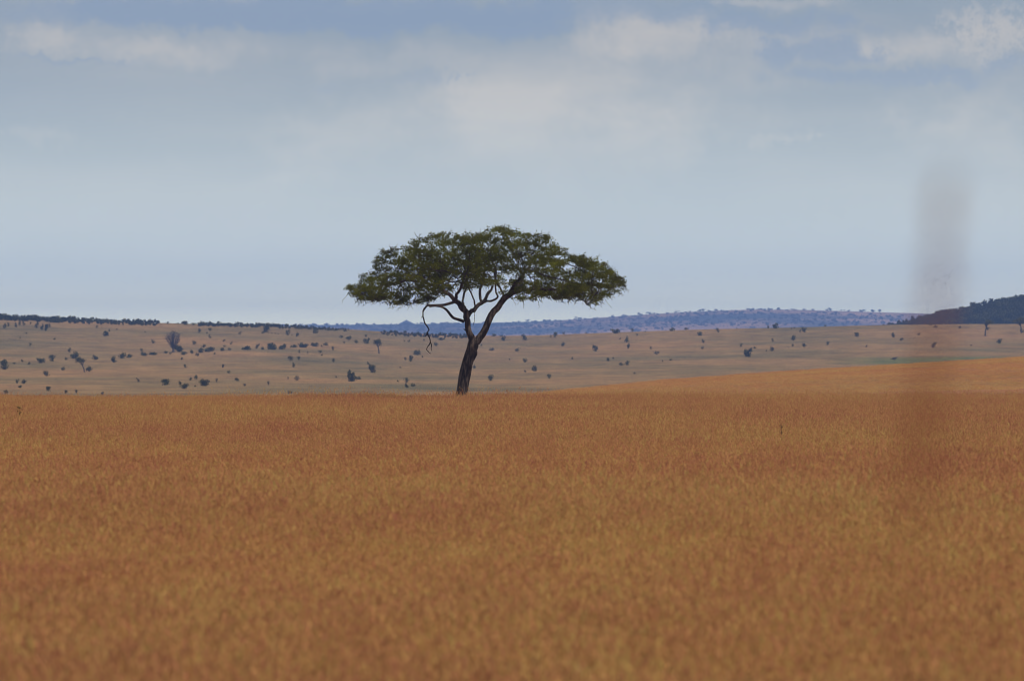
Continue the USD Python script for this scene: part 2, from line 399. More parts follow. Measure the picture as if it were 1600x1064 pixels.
def build_hill(xs, ys, d_front, d_top, d_back, seed, z_foot=-14, rough=0.0, ts=40):
    """A far hill: its skyline at d_top, a concave face towards the viewer, a back slope."""
    x = np.linspace(min(xs), max(xs), 260)
    y = np.interp(x, xs, ys)
    k = np.ones(5) / 5
    y = np.convolve(np.pad(y, 2, mode='edge'), k, mode='valid')
    u = (x - 800) / F
    rows = []
    top = ray_z(y, d_top)
    for t in np.r_[np.linspace(0, 1, ts), np.linspace(1.1, 2, 8)]:
        d = d_front + (d_top - d_front) * t if t <= 1 else d_top + (d_back - d_top) * (t - 1)
        h = t ** 0.85 if t <= 1 else 1 - sm(0, 1, t - 1)
        z = z_foot + (top - z_foot) * h
        p = np.stack([u * d, 0 * u + d, 0 * u], -1)
        z = z + rough * (meshkit.fbm(p / 700.0, 4, seed) - 0.5) * np.sin(np.pi * min(t, 1.0)) * (t < 1)
        p[:, 2] = z
        rows.append(p)
    P = np.array(rows)
    return P.reshape(-1, 3), grid_faces(*P.shape[:2]), (x, y)


FAR_X = [-2500, -600, 0, 300, 430, 520, 600, 700, 760, 850, 900, 1000, 1100, 1200, 1300, 1440, 1600, 2000, 3000, 4500]
FAR_Y = [516, 512, 514, 512, 508.5, 507.5, 507, 505.5, 504.5, 502.5, 499, 492, 486, 483, 485.5, 490, 494, 500, 508, 515]
fv, ff, _ = build_hill(FAR_X, FAR_Y, 12000, 17000, 19500, 4, rough=14)
obj('distant_ridge', (fv, ff), M_FARHILL, smooth=True, kind='structure', label='long blue ridge on the horizon with paler grassy patches')
pk = trimesh.creation.cone(radius=11.0, height=1.0, sections=7)
pkx = (635 - 800) / F * 19300
zt, zb = ray_z(499.5, 19300), ray_z(509, 19300) - 6
pv = np.array(trimesh.creation.icosphere(3).vertices); pf = trimesh.creation.icosphere(3).faces
rr = np.hypot(pv[:, 0], pv[:, 1])
pv2 = np.stack([pv[:, 0] * 34 + pkx, pv[:, 1] * 34 + 19300, np.where(pv[:, 2] > 0, zb + (zt - zb) * np.clip(1 - rr, 0, 1) ** 0.9, zb - 3)], -1)
obj('distant_peak', (pv2, pf), M_FARHILL, smooth=True, kind='structure', label='tiny pointed hill on the far skyline left of the big tree')
WH_X = [1370, 1390, 1420, 1460, 1500, 1550, 1600, 1700, 1900, 2300, 2900]
WH_Y = [512, 509, 504.5, 496, 488, 477, 469, 456, 444, 450, 510]
wv, wf, _ = build_hill(WH_X, WH_Y, 4300, 5000, 6200, 8, rough=3, ts=24)
obj('wooded_hill', (wv, wf), M_WOODHILL, smooth=True, kind='structure', label='dark wooded hill rising at the right edge')

# ---------------------------------------------------------------- far bushes and small trees
def bush_mesh(rng, w, h, lobes=None, leaf=None, n=150, flat=0.0, depth=0.9):
    """A bush of leaf-sized faces round several lobes; base at z = 0."""
    acc = Acc()
    lobes = lobes or rng.integers(4, 8)
    leaf = leaf or 0.085 * max(w, h)
    cx = rng.uniform(-0.30, 0.30, lobes) * w; cy = rng.uniform(-0.3, 0.3, lobes) * w * depth
    rx = rng.uniform(0.18, 0.36, lobes) * w; rz = rng.uniform(0.24, 0.40, lobes) * h
    cz = np.minimum(rng.uniform(0.30, 0.72, lobes) * h, h - rz); rx[0] = 0.40 * w; rz[0] = 0.34 * h; cz[0] = 0.24 * h; cz[-1] = h - rz[-1]; cx[0] *= 0.25
    for k in range(lobes):
        m = max(12, n // lobes)
        q = unit(rng.normal(size=(m, 3))) * rng.uniform(0.1, 1.15, (m, 1)) ** 0.6
        c = q * [rx[k], rx[k] * depth, rz[k]] + [cx[k], cy[k], cz[k]]
        c[:, 2] = np.maximum(c[:, 2], leaf * 0.4)
        a = unit(rng.normal(size=(m, 3))) * leaf * rng.uniform(0.7, 1.5, (m, 1))
        b = unit(np.cross(a, rng.normal(size=(m, 3)))) * leaf * rng.uniform(0.5, 1.0, (m, 1))
        acc.quads(c, a, b)
    for k in range(3):
        acc.tube([[0.05 * w * (k - 1), 0, -0.3], [0.1 * w * (k - 1), 0.02 * w, 0.25 * h], [cx[k % lobes], cy[k % lobes], cz[k % lobes]]], [0.035 * w, 0.03 * w, 0.012 * w], 4)
    return acc.mesh()


C2, C3, C4, C5, C6 = (0, 470, .20625), (310, 470, .20625), (620, 470, .20625), (930, 470, .20625), (1240, 450, .225)
BUSH = {
    C2: [(35, 515, 75, 75), (110, 475, 25, 15), (168, 460, 25, 20), (218, 480, 28, 22), (315, 470, 60, 40), (388, 455, 50, 50), (502, 445, 28, 25), (525, 390, 35, 35), (560, 435, 60, 55),
         (675, 530, 50, 40), (715, 445, 50, 38), (868, 465, 50, 50), (925, 435, 60, 45), (980, 430, 50, 30), (475, 522, 35, 35), (355, 562, 45, 42), (130, 625, 25, 35), (180, 628, 40, 35),
         (150, 662, 35, 22), (45, 702, 35, 35), (367, 682, 38, 38), (500, 697, 22, 25), (1250, 640, 75, 48), (1362, 638, 22, 30), (1398, 668, 55, 42), (1445, 600, 22, 25), (1488, 593, 32, 38),
         (1545, 650, 65, 50), (1478, 655, 12, 10), (1405, 505, 30, 28), (1375, 445, 22, 22), (1160, 322, 32, 30), (1468, 330, 38, 28), (1506, 242, 34, 34), (1590, 228, 25, 28), (1565, 250, 18, 15),
         (1590, 285, 25, 30), (733, 205, 22, 25), (828, 236, 26, 24), (797, 268, 60, 40), (412, 298, 25, 18), (228, 345, 28, 28), (153, 290, 10, 15), (1100, 240, 12, 10),
         (35, 210, 25, 45), (62, 195, 30, 35), (120, 200, 28, 40), (150, 185, 30, 35), (182, 185, 22, 35), (230, 180, 20, 25), (278, 205, 30, 45), (320, 220, 28, 50), (350, 228, 28, 55), (375, 200, 22, 35),
         (1350, 388, 75, 55), (1075, 385, 30, 25), (1090, 415, 60, 30), (1160, 410, 70, 22), (1255, 400, 40, 22), (1290, 405, 30, 18), (1390, 410, 50, 28), (1455, 400, 40, 30), (1495, 420, 30, 35),
         (1520, 395, 50, 35), (1575, 390, 50, 32), (1543, 355, 35, 25), (1270, 178, 26, 22), (1350, 178, 24, 14), (1405, 182, 62, 28), (1465, 184, 40, 20), (1515, 184, 42, 32), (1572, 188, 50, 26)],
    C3: [(95, 385, 60, 35), (180, 382, 50, 25), (235, 378, 30, 25), (365, 375, 70, 30), (440, 365, 35, 35), (452, 345, 26, 22), (490, 372, 35, 25), (550, 372, 75, 50), (630, 370, 65, 40),
         (720, 355, 60, 22), (800, 355, 75, 38), (885, 348, 60, 30), (965, 340, 40, 25), (935, 350, 20, 15), (88, 228, 28, 25), (195, 312, 28, 22), (247, 333, 26, 26), (198, 350, 28, 15),
         (315, 255, 28, 25), (518, 240, 50, 70), (490, 248, 30, 20), (533, 248, 9, 9), (556, 250, 9, 9), (582, 252, 9, 10), (605, 255, 9, 9), (676, 262, 32, 45), (745, 270, 34, 36), (708, 265, 12, 8),
         (890, 247, 45, 38), (1080, 282, 36, 22), (1105, 325, 20, 15), (1195, 325, 36, 26), (1275, 330, 50, 45), (1270, 275, 26, 25), (1018, 378, 20, 35), (922, 398, 35, 22), (935, 418, 15, 10),
         (765, 400, 16, 28), (698, 452, 42, 38), (760, 446, 34, 32), (720, 505, 24, 38), (1022, 463, 28, 32), (185, 505, 25, 28), (232, 546, 28, 22), (120, 405, 20, 15), (297, 605, 38, 30),
         (1165, 608, 65, 85), (1205, 592, 45, 26), (1318, 545, 58, 62), (1285, 482, 22, 22), (1575, 618, 36, 42), (1580, 655, 32, 35), (1512, 610, 14, 12)],
    C4: [(125, 648, 42, 28), (105, 462, 42, 48), (66, 452, 24, 25), (158, 414, 55, 45), (193, 435, 12, 15), (92, 313, 28, 24), (208, 305, 20, 25), (340, 297, 55, 20), (295, 345, 36, 34),
         (58, 308, 12, 12), (585, 515, 30, 32), (640, 345, 20, 20), (910, 385, 40, 30), (970, 470, 40, 34), (1040, 536, 45, 48), (712, 605, 45, 50), (1155, 585, 36, 38), (808, 302, 45, 38),
         (972, 300, 46, 48), (1165, 275, 20, 18), (1200, 275, 42, 40), (1265, 253, 24, 24), (1258, 347, 38, 34), (1503, 385, 48, 48), (1328, 447, 16, 20), (1597, 455, 20, 25), (1350, 248, 10, 8),
         (1435, 245, 14, 8), (735, 270, 45, 20), (790, 270, 30, 10)],
    C5: [(152, 248, 65, 35), (280, 235, 30, 28), (316, 262, 24, 20), (380, 237, 12, 10), (238, 312, 46, 46), (248, 362, 30, 40), (188, 290, 14, 14), (423, 370, 24, 24), (97, 458, 30, 26),
         (137, 442, 12, 16), (197, 490, 36, 24), (240, 490, 40, 36), (572, 452, 28, 14), (510, 460, 10, 12), (580, 230, 44, 28), (690, 218, 36, 18), (790, 264, 46, 34), (932, 238, 30, 34),
         (820, 320, 28, 32), (812, 368, 30, 22), (1105, 350, 30, 30), (1163, 425, 66, 72), (1210, 365, 28, 18), (1340, 385, 34, 40), (1348, 306, 26, 28), (1310, 210, 22, 28), (1368, 212, 50, 42),
         (1500, 298, 36, 48), (1498, 346, 24, 24), (1485, 215, 12, 12), (1510, 210, 10, 12), (1585, 238, 42, 44), (1552, 238, 20, 24), (1583, 352, 36, 32), (1298, 385, 10, 10), (1073, 212, 8, 8)],
    C6: [(220, 270, 20, 16), (440, 335, 42, 32), (697, 340, 34, 36), (748, 365, 32, 22), (870, 325, 26, 18), (237, 398, 26, 30), (973, 418, 36, 40), (950, 262, 30, 18), (985, 275, 30, 20),
         (1157, 280, 30, 18), (1427, 384, 44, 32), (1350, 292, 30, 30), (1583, 310, 32, 30)],
}
DRY = {C2: [(578, 697, 15, 30), (775, 705, 25, 20), (1045, 612, 25, 35), (885, 220, 18, 15), (195, 250, 20, 12)],
       C3: [(828, 410, 10, 28), (138, 612, 18, 30), (350, 648, 25, 20), (530, 635, 18, 35), (678, 590, 18, 22), (748, 600, 45, 38), (1535, 512, 30, 10), (685, 705, 45, 25), (1043, 580, 10, 20)],
       C4: [(720, 380, 55, 22), (975, 542, 25, 22), (855, 452, 10, 14)], C5: [(465, 410, 45, 28), (300, 550, 25, 12)],
       C6: [(503, 415, 20, 18), (1232, 402, 22, 12), (695, 498, 50, 18)]}
bushes = []
for table, dry in ((BUSH, False), (DRY, True)):
    for (ox, oy, s), rows in table.items():
        for cx_, cy_, w_, h_ in rows:
            bushes.append(dict(x=ox + cx_ * s, y=oy + cy_ * s, w=w_ * s, h=h_ * s, dry=dry))

# where each stands, in words: landmarks along the hillside
ZONES = [(-50, 40, 'at left picture edge'), (40, 131, 'left of umbrella tree'), (131, 272, 'between umbrella tree and bare tree'), (272, 345, 'right beside the bare tree'),
         (345, 420, 'left of the tall ridge bush'), (420, 500, 'right of the tall ridge bush'), (500, 593, 'left of the leaning acacia'), (593, 660, 'between leaning acacia and hanging branch'),
         (660, 740, 'behind the big trunk'), (740, 870, "under big crown's right half"), (870, 985, "under big crown's right tip"), (985, 1100, 'right of the big crown'),
         (1100, 1195, 'around the big conical bush'), (1195, 1300, 'right of the conical bush'), (1300, 1420, 'left of the blurred stalk'), (1420, 1535, 'right of the blurred stalk'), (1535, 1700, 'at right picture edge')]
BANDS = [(0.0, 0.22, 'at slope foot'), (0.22, 0.45, 'low on slope'), (0.45, 0.70, 'midway upslope'), (0.70, 0.90, 'high upslope'), (0.90, 9, 'along the crest')]
ORD = ['first', 'second', 'third', 'fourth', 'fifth', 'sixth', 'seventh', 'eighth', 'ninth', 'tenth', 'eleventh', 'twelfth', 'thirteenth', 'fourteenth', 'fifteenth', 'sixteenth']
cells = {}
for b in bushes:
    b['t'] = (FOOT_Y - b['y']) / (FOOT_Y - float(ridge_y(b['x'])))
    z = next(i for i, q in enumerate(ZONES) if q[0] <= b['x'] < q[1])
    k = next((i for i, q in enumerate(BANDS) if q[0] <= b['t'] < q[1]), 0)
    cells.setdefault((z, k, b['dry']), []).append(b)
for (z, k, dry), rows in cells.items():
    rows.sort(key=lambda b: b['x'])
    for i, b in enumerate(rows):
        size = 'tiny' if b['w'] < 4 else 'small' if b['w'] < 7 else 'broad' if b['w'] > 1.5 * b['h'] else 'tall' if b['h'] > 1.15 * b['w'] else 'round' if b['w'] < 10 else 'large'
        look = 'pale' if dry else 'dark'
        noun = 'shrub' if dry else 'bush'
        which = ('' if len(rows) == 1 else f', {ORD[i]} from left')
        if abs(b['x'] - 1169.9) < 1 and abs(b['y'] - 557.6) < 2:
            b['label'] = 'biggest dark conical bush alone on the open slope right of the big tree'
            continue
        if abs(b['x'] - 416.8) < 1 and abs(b['y'] - 519.5) < 2:
            b['label'] = 'tall ridge bush with ragged top just below the crest left of the big tree'
            continue
        b['label'] = f"{size} {look} {noun} {BANDS[k][2]} {ZONES[z][2]}{which}"
for i, b in enumerate(bushes):
    rng = np.random.default_rng(1000 + i)
    y_use = b['y']
    p = slope_at(b['x'], y_use)
    sc = p[1] / F
    w, h = b['w'] * sc, b['h'] * sc
    path = numbered('/World/dry_shrub' if b['dry'] else '/World/bush')
    n = int(np.clip(60 + 2.2 * b['w'] * b['h'], 70, 420))
    v, f = bush_mesh(rng, w * 1.08, h * 1.05, n=n, leaf=max(0.075 * max(w, h), 0.10) * (0.8 if b['dry'] else 1))
    m = usdkit.mesh(stage, path, (v, f), M_DRY if b['dry'] else M_BUSH)
    UsdGeom.Xformable(m).AddTranslateOp().Set(Gf.Vec3d(float(p[0]), float(p[1]), float(p[2] - 0.05)))
    put(m.GetPrim(), b['label'], 'shrub' if b['dry'] else 'bush', 'dry shrubs on the far hillside' if b['dry'] else 'bushes dotting the far hillside')


def small_acacia(base, top_y, crown_x, crown_w, crown_y0, crown_y1, label, seed):
    """base: photo column and row of the trunk foot; crown rows and columns in photo pixels too."""
    rng = np.random.default_rng(seed)
    p = slope_at(*base)
    s = p[1] / F
    t = empty('small_acacia', p, label=label, cat='tree', group='small acacias on the far hillside')
    dx = (crown_x - base[0]) * s
    zc0, zc1 = (base[1] - crown_y1) * s, (base[1] - crown_y0) * s
    tr = Acc()
    top = np.array([dx * 0.8, 0, zc0 + 0.3 * (zc1 - zc0)])
    tr.tube([[0, 0, -0.4], [dx * 0.15, 0, zc0 * 0.4], [dx * 0.55, 0, zc0 * 0.85], top], [0.045 * zc1 + .03, 0.035 * zc1 + .02, 0.03 * zc1, 0.015 * zc1], 6)
    for k in range(5):
        a = rng.uniform(0, 6.28); rr_ = crown_w * s * rng.uniform(0.2, 0.4)
        tr.tube([[dx * 0.5, 0, zc0 * 0.8], [dx * 0.7 + 0.4 * rr_ * math.cos(a), 0.4 * rr_ * math.sin(a), zc0], [dx + rr_ * math.cos(a), rr_ * math.sin(a), (zc0 + zc1) / 2]], [0.02 * zc1, 0.016 * zc1, 0.008 * zc1], 4)
    usdkit.mesh(stage, t + '/trunk', tr.mesh(), M_BARE)
    cr = Acc()
    W, H = crown_w * s, (zc1 - zc0)
    for k in range(9):
        a = rng.uniform(0, 6.28); q = math.sqrt(rng.uniform(0, 1)) * 0.36 * W
        c0 = np.array([dx + q * math.cos(a), q * math.sin(a), zc0 + H * (0.55 + 0.15 * rng.normal() - 0.25 * (q / (0.4 * W)) ** 2)])
        m = 60
        c = unit(rng.normal(size=(m, 3))) * rng.uniform(0.3, 1, (m, 1)) * [0.2 * W, 0.2 * W, 0.3 * H] + c0
        lf = 0.035 * W
        a_ = unit(rng.normal(size=(m, 3))) * lf * rng.uniform(0.7, 1.4, (m, 1)); b_ = unit(np.cross(a_, rng.normal(size=(m, 3)))) * lf * 0.8
        cr.quads(c, a_, b_)
    usdkit.mesh(stage, t + '/crown', cr.mesh(), M_BUSH)


def pc(c, x, y):
    return c[0] + x * c[2], c[1] + y * c[2]


small_acacia(pc(C2, 641, 535), 0, pc(C2, 608, 0)[0], 104 * C2[2], pc(C2, 0, 412)[1], pc(C2, 0, 472)[1], 'small umbrella tree with dark flat crown on the left hillside', 11)
small_acacia(pc(C3, 1370, 404), 0, pc(C3, 1352, 0)[0], 98 * C3[2], pc(C3, 0, 280)[1], pc(C3, 0, 342)[1], 'slim leaning acacia with grey flat crown just left of the big tree', 12)
small_acacia(pc(C3, 1138, 308), 0, pc(C3, 1138, 0)[0], 64 * C3[2], pc(C3, 0, 266)[1], pc(C3, 0, 298)[1], 'low acacia with wide crown near the crest left of the leaning acacia', 13)
small_acacia(pc(C6, 1330, 332), 0, pc(C6, 1345, 0)[0], 90 * C6[2], pc(C6, 0, 212)[1], pc(C6, 0, 254)[1], 'thin-stemmed acacia in front of the wooded hill, right of the blurred stalk', 14)
small_acacia(pc(C6, 1583, 312), 0, pc(C6, 1572, 0)[0], 118 * C6[2], pc(C6, 0, 202)[1], pc(C6, 0, 248)[1], 'dark acacia cut by the right picture edge before the wooded hill', 15)


def bare_tree():
    rng = np.random.default_rng(21)
    p = slope_at(*pc(C2, 1312, 392))
    s = p[1] / F * C2[2]
    t = empty('bare_tree', p, label='bare-branched fan-shaped tree with a bush at its foot on the left hillside', cat='tree')
    tk, br = Acc(), Acc()
    tk.tube([[0, 0, -0.4], [0.02, 0, 30 * s], [-2 * s, 0, 62 * s]], [9 * s, 7 * s, 5 * s], 7)
    for k in range(46):
        a = (-1 + 2 * (k + rng.uniform(0, 1)) / 46) * rng.uniform(0.85, 1.08); dep = rng.uniform(-0.8, 0.8)
        zt = (166 - 40 * a * a - 40 * rng.uniform(0, 1) ** 2) * s
        xt = a * 62 * s
        p1 = np.array([xt * 0.38, dep * 10 * s, rng.uniform(42, 72) * s]); p2 = np.array([xt * 0.8, dep * 40 * s, zt * 0.75]); p3 = np.array([xt, dep * 55 * s, zt])
        br.tube([[0, 0, 26 * s], p1, p2, p3], [1.9 * s, 1.6 * s, 1.1 * s, 0.6 * s], 4)
        for j in range(4):
            q0 = p2 + (p3 - p2) * rng.uniform(-0.4, 0.9)
            q1 = q0 + unit(rng.normal(size=3) + [0.5 * a, 0, 0.9]) * rng.uniform(14, 30) * s
            br.tube([q0, q1], [1.1 * s, 0.5 * s], 3)
    usdkit.mesh(stage, t + '/trunk', tk.mesh(), M_BARE)
    usdkit.mesh(stage, t + '/branches', br.mesh(), M_BARE)


bare_tree()


def instancer(name, protos, material, pts, scales, rots, idx, label, cat=None):
    path = f'/World/{name}'
    pi = UsdGeom.PointInstancer.Define(stage, path)
    tg = []
    for k, m in enumerate(protos):
        q = usdkit.mesh(stage, f'{path}/prototypes/{name}_variant_{k:03d}', m, material)
        tg.append(q.GetPath())
    pi.CreatePrototypesRel().SetTargets(tg)
    pi.CreatePositionsAttr(Vt.Vec3fArray.FromNumpy(np.asarray(pts, np.float32)))
    s = np.asarray(scales, np.float32)
    s = np.repeat(s[:, None], 3, 1) if s.ndim == 1 else s
    pi.CreateScalesAttr(Vt.Vec3fArray.FromNumpy(s))
    q = np.zeros((len(pts), 4), np.float16)
    q[:, 2] = np.sin(np.asarray(rots) / 2); q[:, 3] = np.cos(np.asarray(rots) / 2)   # i, j, k, real
    pi.CreateOrientationsAttr(Vt.QuathArray([Gf.Quath(float(a[3]), float(a[0]), float(a[1]), float(a[2])) for a in q]))
    pi.CreateProtoIndicesAttr(Vt.IntArray.FromNumpy(np.asarray(idx, np.int32)))
    put(pi.GetPrim(), label, cat, None, 'stuff')
    return pi


rngw = np.random.default_rng(5)
wood_protos = [bush_mesh(np.random.default_rng(60 + k), 1.25, 1.0, n=110, leaf=0.13) for k in range(6)]
# belt of trees along the left crest
px = []
for x in np.arange(-260, 248, 1.25):
    px.append((x + rngw.uniform(-1.5, 1.5), rngw.uniform(0.955, 1.0), rngw.uniform(4.2, 7.8) * (1.0 if x < 120 else 0.85)))
for x in np.arange(312, 545, 1.3):
    px.append((x + rngw.uniform(-1.5, 1.5), rngw.uniform(0.965, 1.0), rngw.uniform(3.0, 5.8) * (1 - 0.4 * sm(420, 545, x))))
for x in np.arange(598, 735, 1.0):
    px.append((x + rngw.uniform(-2, 2), rngw.uniform(0.945, 1.0), rngw.uniform(2.2, 4.6)))
px = np.array(px)
P = slope_point(px[:, 0], px[:, 1])
instancer('crest_treeline', wood_protos, M_WOOD, P, px[:, 2] * P[:, 1] / F, rngw.uniform(0, 6.28, len(P)), rngw.integers(0, 6, len(P)), 'dark belt of low trees along the hill crest on the left', 'treeline')


def on_hill(v, ncols, xs_n, fx, fy):
    return None


def scatter_hill(v, n_rows, n, rng, t_lo, t_hi, clump, seed):
    """Random points on a hill's front face, thinned by noise."""
    V = v.reshape(n_rows, 260, 3)
    out = []
    while len(out) < n:
        i = rng.uniform(t_lo, t_hi); j = rng.uniform(0, 258.99)
        i0, j0 = int(i), int(j)
        a, b = i - i0, j - j0
        p = (V[i0, j0] * (1 - a) * (1 - b) + V[i0 + 1, j0] * a * (1 - b) + V[i0, j0 + 1] * (1 - a) * b + V[i0 + 1, j0 + 1] * a * b)
        u = p[0] / p[1] * F + 800
        if not -100 < u < 1750:
            continue
        if meshkit.fbm(p[None] / clump, 3, seed)[0] > rng.uniform(0.35, 0.6):
            out.append(p)
    return np.array(out)


W = scatter_hill(wv, 32, 5200, rngw, 5, 23.0, 60.0, 2)
top = wv.reshape(32, 260, 3)[23]
top = top[(top[:, 0] / top[:, 1] * F + 800 < 1740)]
top = np.vstack([top + rngw.uniform(-1, 1, top.shape) * [6, 8, 0] for _ in range(2)])
uu = top[:, 0] / top[:, 1] * F + 800
top = top[uu > 1385]
W = np.vstack([W, top])
uu = W[:, 0] / W[:, 1] * F + 800
hs = rngw.uniform(1.5, 3.9, len(W)) * (0.45 + 0.55 * sm(1390, 1480, uu))
instancer('hill_woodland', wood_protos, M_WOOD, W, hs, rngw.uniform(0, 6.28, len(W)), rngw.integers(0, 6, len(W)), 'dense dark woodland covering the hill at the right edge', 'woodland')
R = scatter_hill(fv, 48, 2400, rngw, 22, 39.0, 900.0, 6)
crest = fv.reshape(48, 260, 3)[39]
uu = crest[:, 0] / crest[:, 1] * F + 800
crest = crest[(uu > 250) & (uu < 1700)]
cr_ = []
for k in range(4):
    q = crest + rngw.uniform(-1, 1, crest.shape) * [55, 30, 0]
    cr_.append(q[meshkit.fbm(q / 160.0, 2, 12) > 0.42])
R = np.vstack([R] + cr_)
q_ = rngw.uniform(0.6, 1.5, len(R)) ** 1.5
sc = np.stack([q_ * 4.4, q_ * 4.4, q_ * rngw.uniform(1.8, 3.0, len(R))], 1)
instancer('ridge_woodland', wood_protos, M_WOOD, R, sc, rngw.uniform(0, 6.28, len(R)), rngw.integers(0, 6, len(R)), 'scattered trees on the blue ridge and along its skyline', 'woodland')

# ---------------------------------------------------------------- the big acacia
S = TREE_D / F                                    # metres per photo pixel at the tree
TX, TBASE = 716.5, HZ + EYE / S                   # trunk foot column, ground row


def cp(x, y, dep=0.0):
    """From the tree study's units (enlarged 3.333 times from column 520, row 330) to metres in the tree's own frame."""
    X, Y = 520 + np.asarray(x, float) * 0.3, 330 + np.asarray(y, float) * 0.3
    return np.stack(np.broadcast_arrays((X - TX) * S, np.asarray(dep, float), (TBASE - Y) * S), -1)


def smooth_path(pts, n=6):
    p = np.asarray(pts, float)
    t = np.arange(len(p)); tt = np.linspace(0, len(p) - 1, (len(p) - 1) * n + 1)
    from scipy.interpolate import PchipInterpolator
    return PchipInterpolator(t, p, axis=0)(tt)


def big_tree():
    rng = np.random.default_rng(7)
    loc = ((TX - 800) / F * TREE_D, TREE_D, float(ground_z((TX - 800) / F * TREE_D, TREE_D)))
    t = empty('acacia_tree', loc, label='lone flat-topped acacia standing in golden grass, dark forked leaning trunk', cat='tree')
    px1 = 0.3 * S                                  # metres per study unit
    # limbs: study coordinates, depth in metres, radius in study units
    L = {
        'trunk': ([(652, 1030, 0), (662, 985, 0), (673, 940, 0), (686, 870, 0), (700, 800, 0), (716, 740, 0), (728, 700, 0), (733, 672, 0)], [38, 32, 28.5, 28, 28, 27.5, 29, 24]),
        'left': ([(730, 690, 0), (718, 650, -.05), (705, 605, -.1), (699, 560, -.15), (690, 528, -.2), (664, 492, -.3), (640, 462, -.4), (610, 436, -.6), (575, 410, -.8), (540, 380, -1.0)], [21, 19, 17, 17, 17, 16, 14, 11, 9, 7]),
        'mid': ([(700, 550, -.1), (722, 522, 0), (752, 500, .1), (776, 480, .3), (795, 452, .6), (815, 425, 1.0), (835, 395, 1.5)], [14, 12, 11, 10, 9, 8, 6]),
        'right': ([(738, 690, 0), (765, 662, .05), (788, 628, .1), (800, 590, .15), (826, 545, .2), (852, 505, .3), (880, 470, .35), (915, 440, .4), (952, 416, .5), (990, 398, .6)], [20, 20, 20, 19, 18, 18, 17, 17, 17, 14]),
        'r_far': ([(952, 416, .5), (1020, 408, .2), (1085, 402, -.2), (1150, 408, -.5), (1215, 428, -.7), (1265, 436, -.8), (1300, 462, -.9), (1325, 490, -1)], [13, 10, 9, 8, 6.5, 5, 4, 2.5]),
        'r_up': ([(940, 422, .4), (975, 372, .9), (1000, 320, 1.5), (1030, 270, 2.0), (1060, 220, 2.4)], [13, 10, 8, 6, 4]),
        'r_front': ([(915, 440, .4), (940, 395, -.6), (975, 350, -1.6), (1010, 310, -2.6)], [12, 10, 8, 5]),
        'r_side': ([(870, 480, .3), (888, 440, 0), (878, 412, -.3), (862, 385, -.7), (850, 350, -1.2)], [7, 6, 6, 5, 4]),
        'l_far': ([(600, 430, -.6), (545, 395, -.4), (480, 370, 0), (400, 360, .3), (320, 375, .5), (240, 395, .6), (170, 425, .6), (110, 445, .6)], [9.5, 9, 8, 7, 6, 5, 3.5, 2]),
        'l_up': ([(575, 410, -.8), (570, 340, .3), (574, 280, 1.0), (578, 225, 1.6)], [8.5, 8, 7, 4.5]),
        'l_wide': ([(500, 378, -.1), (455, 330, .9), (465, 285, 1.6), (440, 230, 2.2), (410, 190, 2.6)], [8, 8, 6, 5, 3]),
        'l_front': ([(640, 462, -.4), (655, 420, -1.2), (675, 380, -2.0), (690, 330, -3.0)], [10, 8, 7, 5]),
        'm_up': ([(776, 480, .3), (768, 430, .9), (772, 380, 1.6), (790, 300, 2.2), (830, 200, 2.6), (860, 130, 2.6)], [8, 8, 7, 6, 5, 3]),
        'm_front': ([(776, 480, .3), (815, 465, -.4), (840, 462, -.7), (856, 440, -1.2), (850, 390, -2.2), (840, 330, -3.2)], [6.5, 6, 5.5, 5, 5, 4]),
        'm_left': ([(690, 500, -.3), (672, 470, .3), (686, 430, 1.0), (700, 380, 1.8), (690, 300, 2.6), (650, 220, 3.0)], [7, 6, 6, 5, 5, 3]),
        'm_thin': ([(745, 505, .1), (735, 470, -.4), (720, 435, -.9), (705, 405, -1.4), (720, 350, -2.0)], [4.5, 4.5, 4, 4, 3]),
    }
    names = {'trunk': 'trunk', 'left': 'limb', 'mid': 'limb', 'right': 'limb'}
    nodes, parents, limb_tail = [], [], []
    for key, (pts, rad) in L.items():
        pts = np.array(pts, float)
        c = cp(pts[:, 0], pts[:, 1], pts[:, 2])
        sp = smooth_path(c, 6)
        if key not in ('trunk',):
            w = meshkit.noise(np.stack([np.arange(len(sp)) / 4.0, 0 * sp[:, 0] + hash_id(key), 0 * sp[:, 0]], -1), 3) - 0.5
            sp[3:, 0] += w[3:] * 0.10; sp[3:, 2] += (meshkit.noise(np.stack([np.arange(len(sp)) / 3.0, 0 * sp[:, 0] + 9 + hash_id(key), 0 * sp[:, 0]], -1), 4) - 0.5)[3:] * 0.10
        r = np.interp(np.linspace(0, 1, len(sp)), np.linspace(0, 1, len(rad)), rad) * px1 * 0.9
        acc = Acc()
        big = key in ('trunk', 'left', 'right', 'mid')
        if key == 'trunk':
            sp2 = smooth_path(c, 14); r2 = np.interp(np.linspace(0, 1, len(sp2)), np.linspace(0, 1, len(rad)), rad) * px1 * 0.93
            acc.tube(sp2, r2, 40, seed=3, furrow=0.26)
            # a broken stub on the right side and a bark ridge
            acc.tube(cp([728, 748, 752], [775, 745, 728], [-0.05, -0.1, -0.12]), np.array([10, 6, 1.0]) * px1, 7)
        else:
            acc.tube(sp, r, 16 if big else 8, seed=hash_id(key), furrow=0.16 if big else 0.1)
            if key == 'left':
                acc.tube(cp([706, 690, 680], [628, 618, 612], [-0.1, -0.15, -0.2]), np.array([7, 4, 0.8]) * px1, 6)
        obj(names.get(key, 'branch'), acc.mesh(), M_BARK, t, smooth=50)
        if key not in ('trunk',):
            k0 = len(nodes)
            start = len(sp) // (2 if key in ('left', 'right', 'mid') else 3)
            for i in range(start, len(sp)):
                nodes.append(sp[i]); parents.append(len(nodes) - 2 if i > start else -1)
    # the bent lower branch and the dead branch that hangs from it
    acc = Acc()
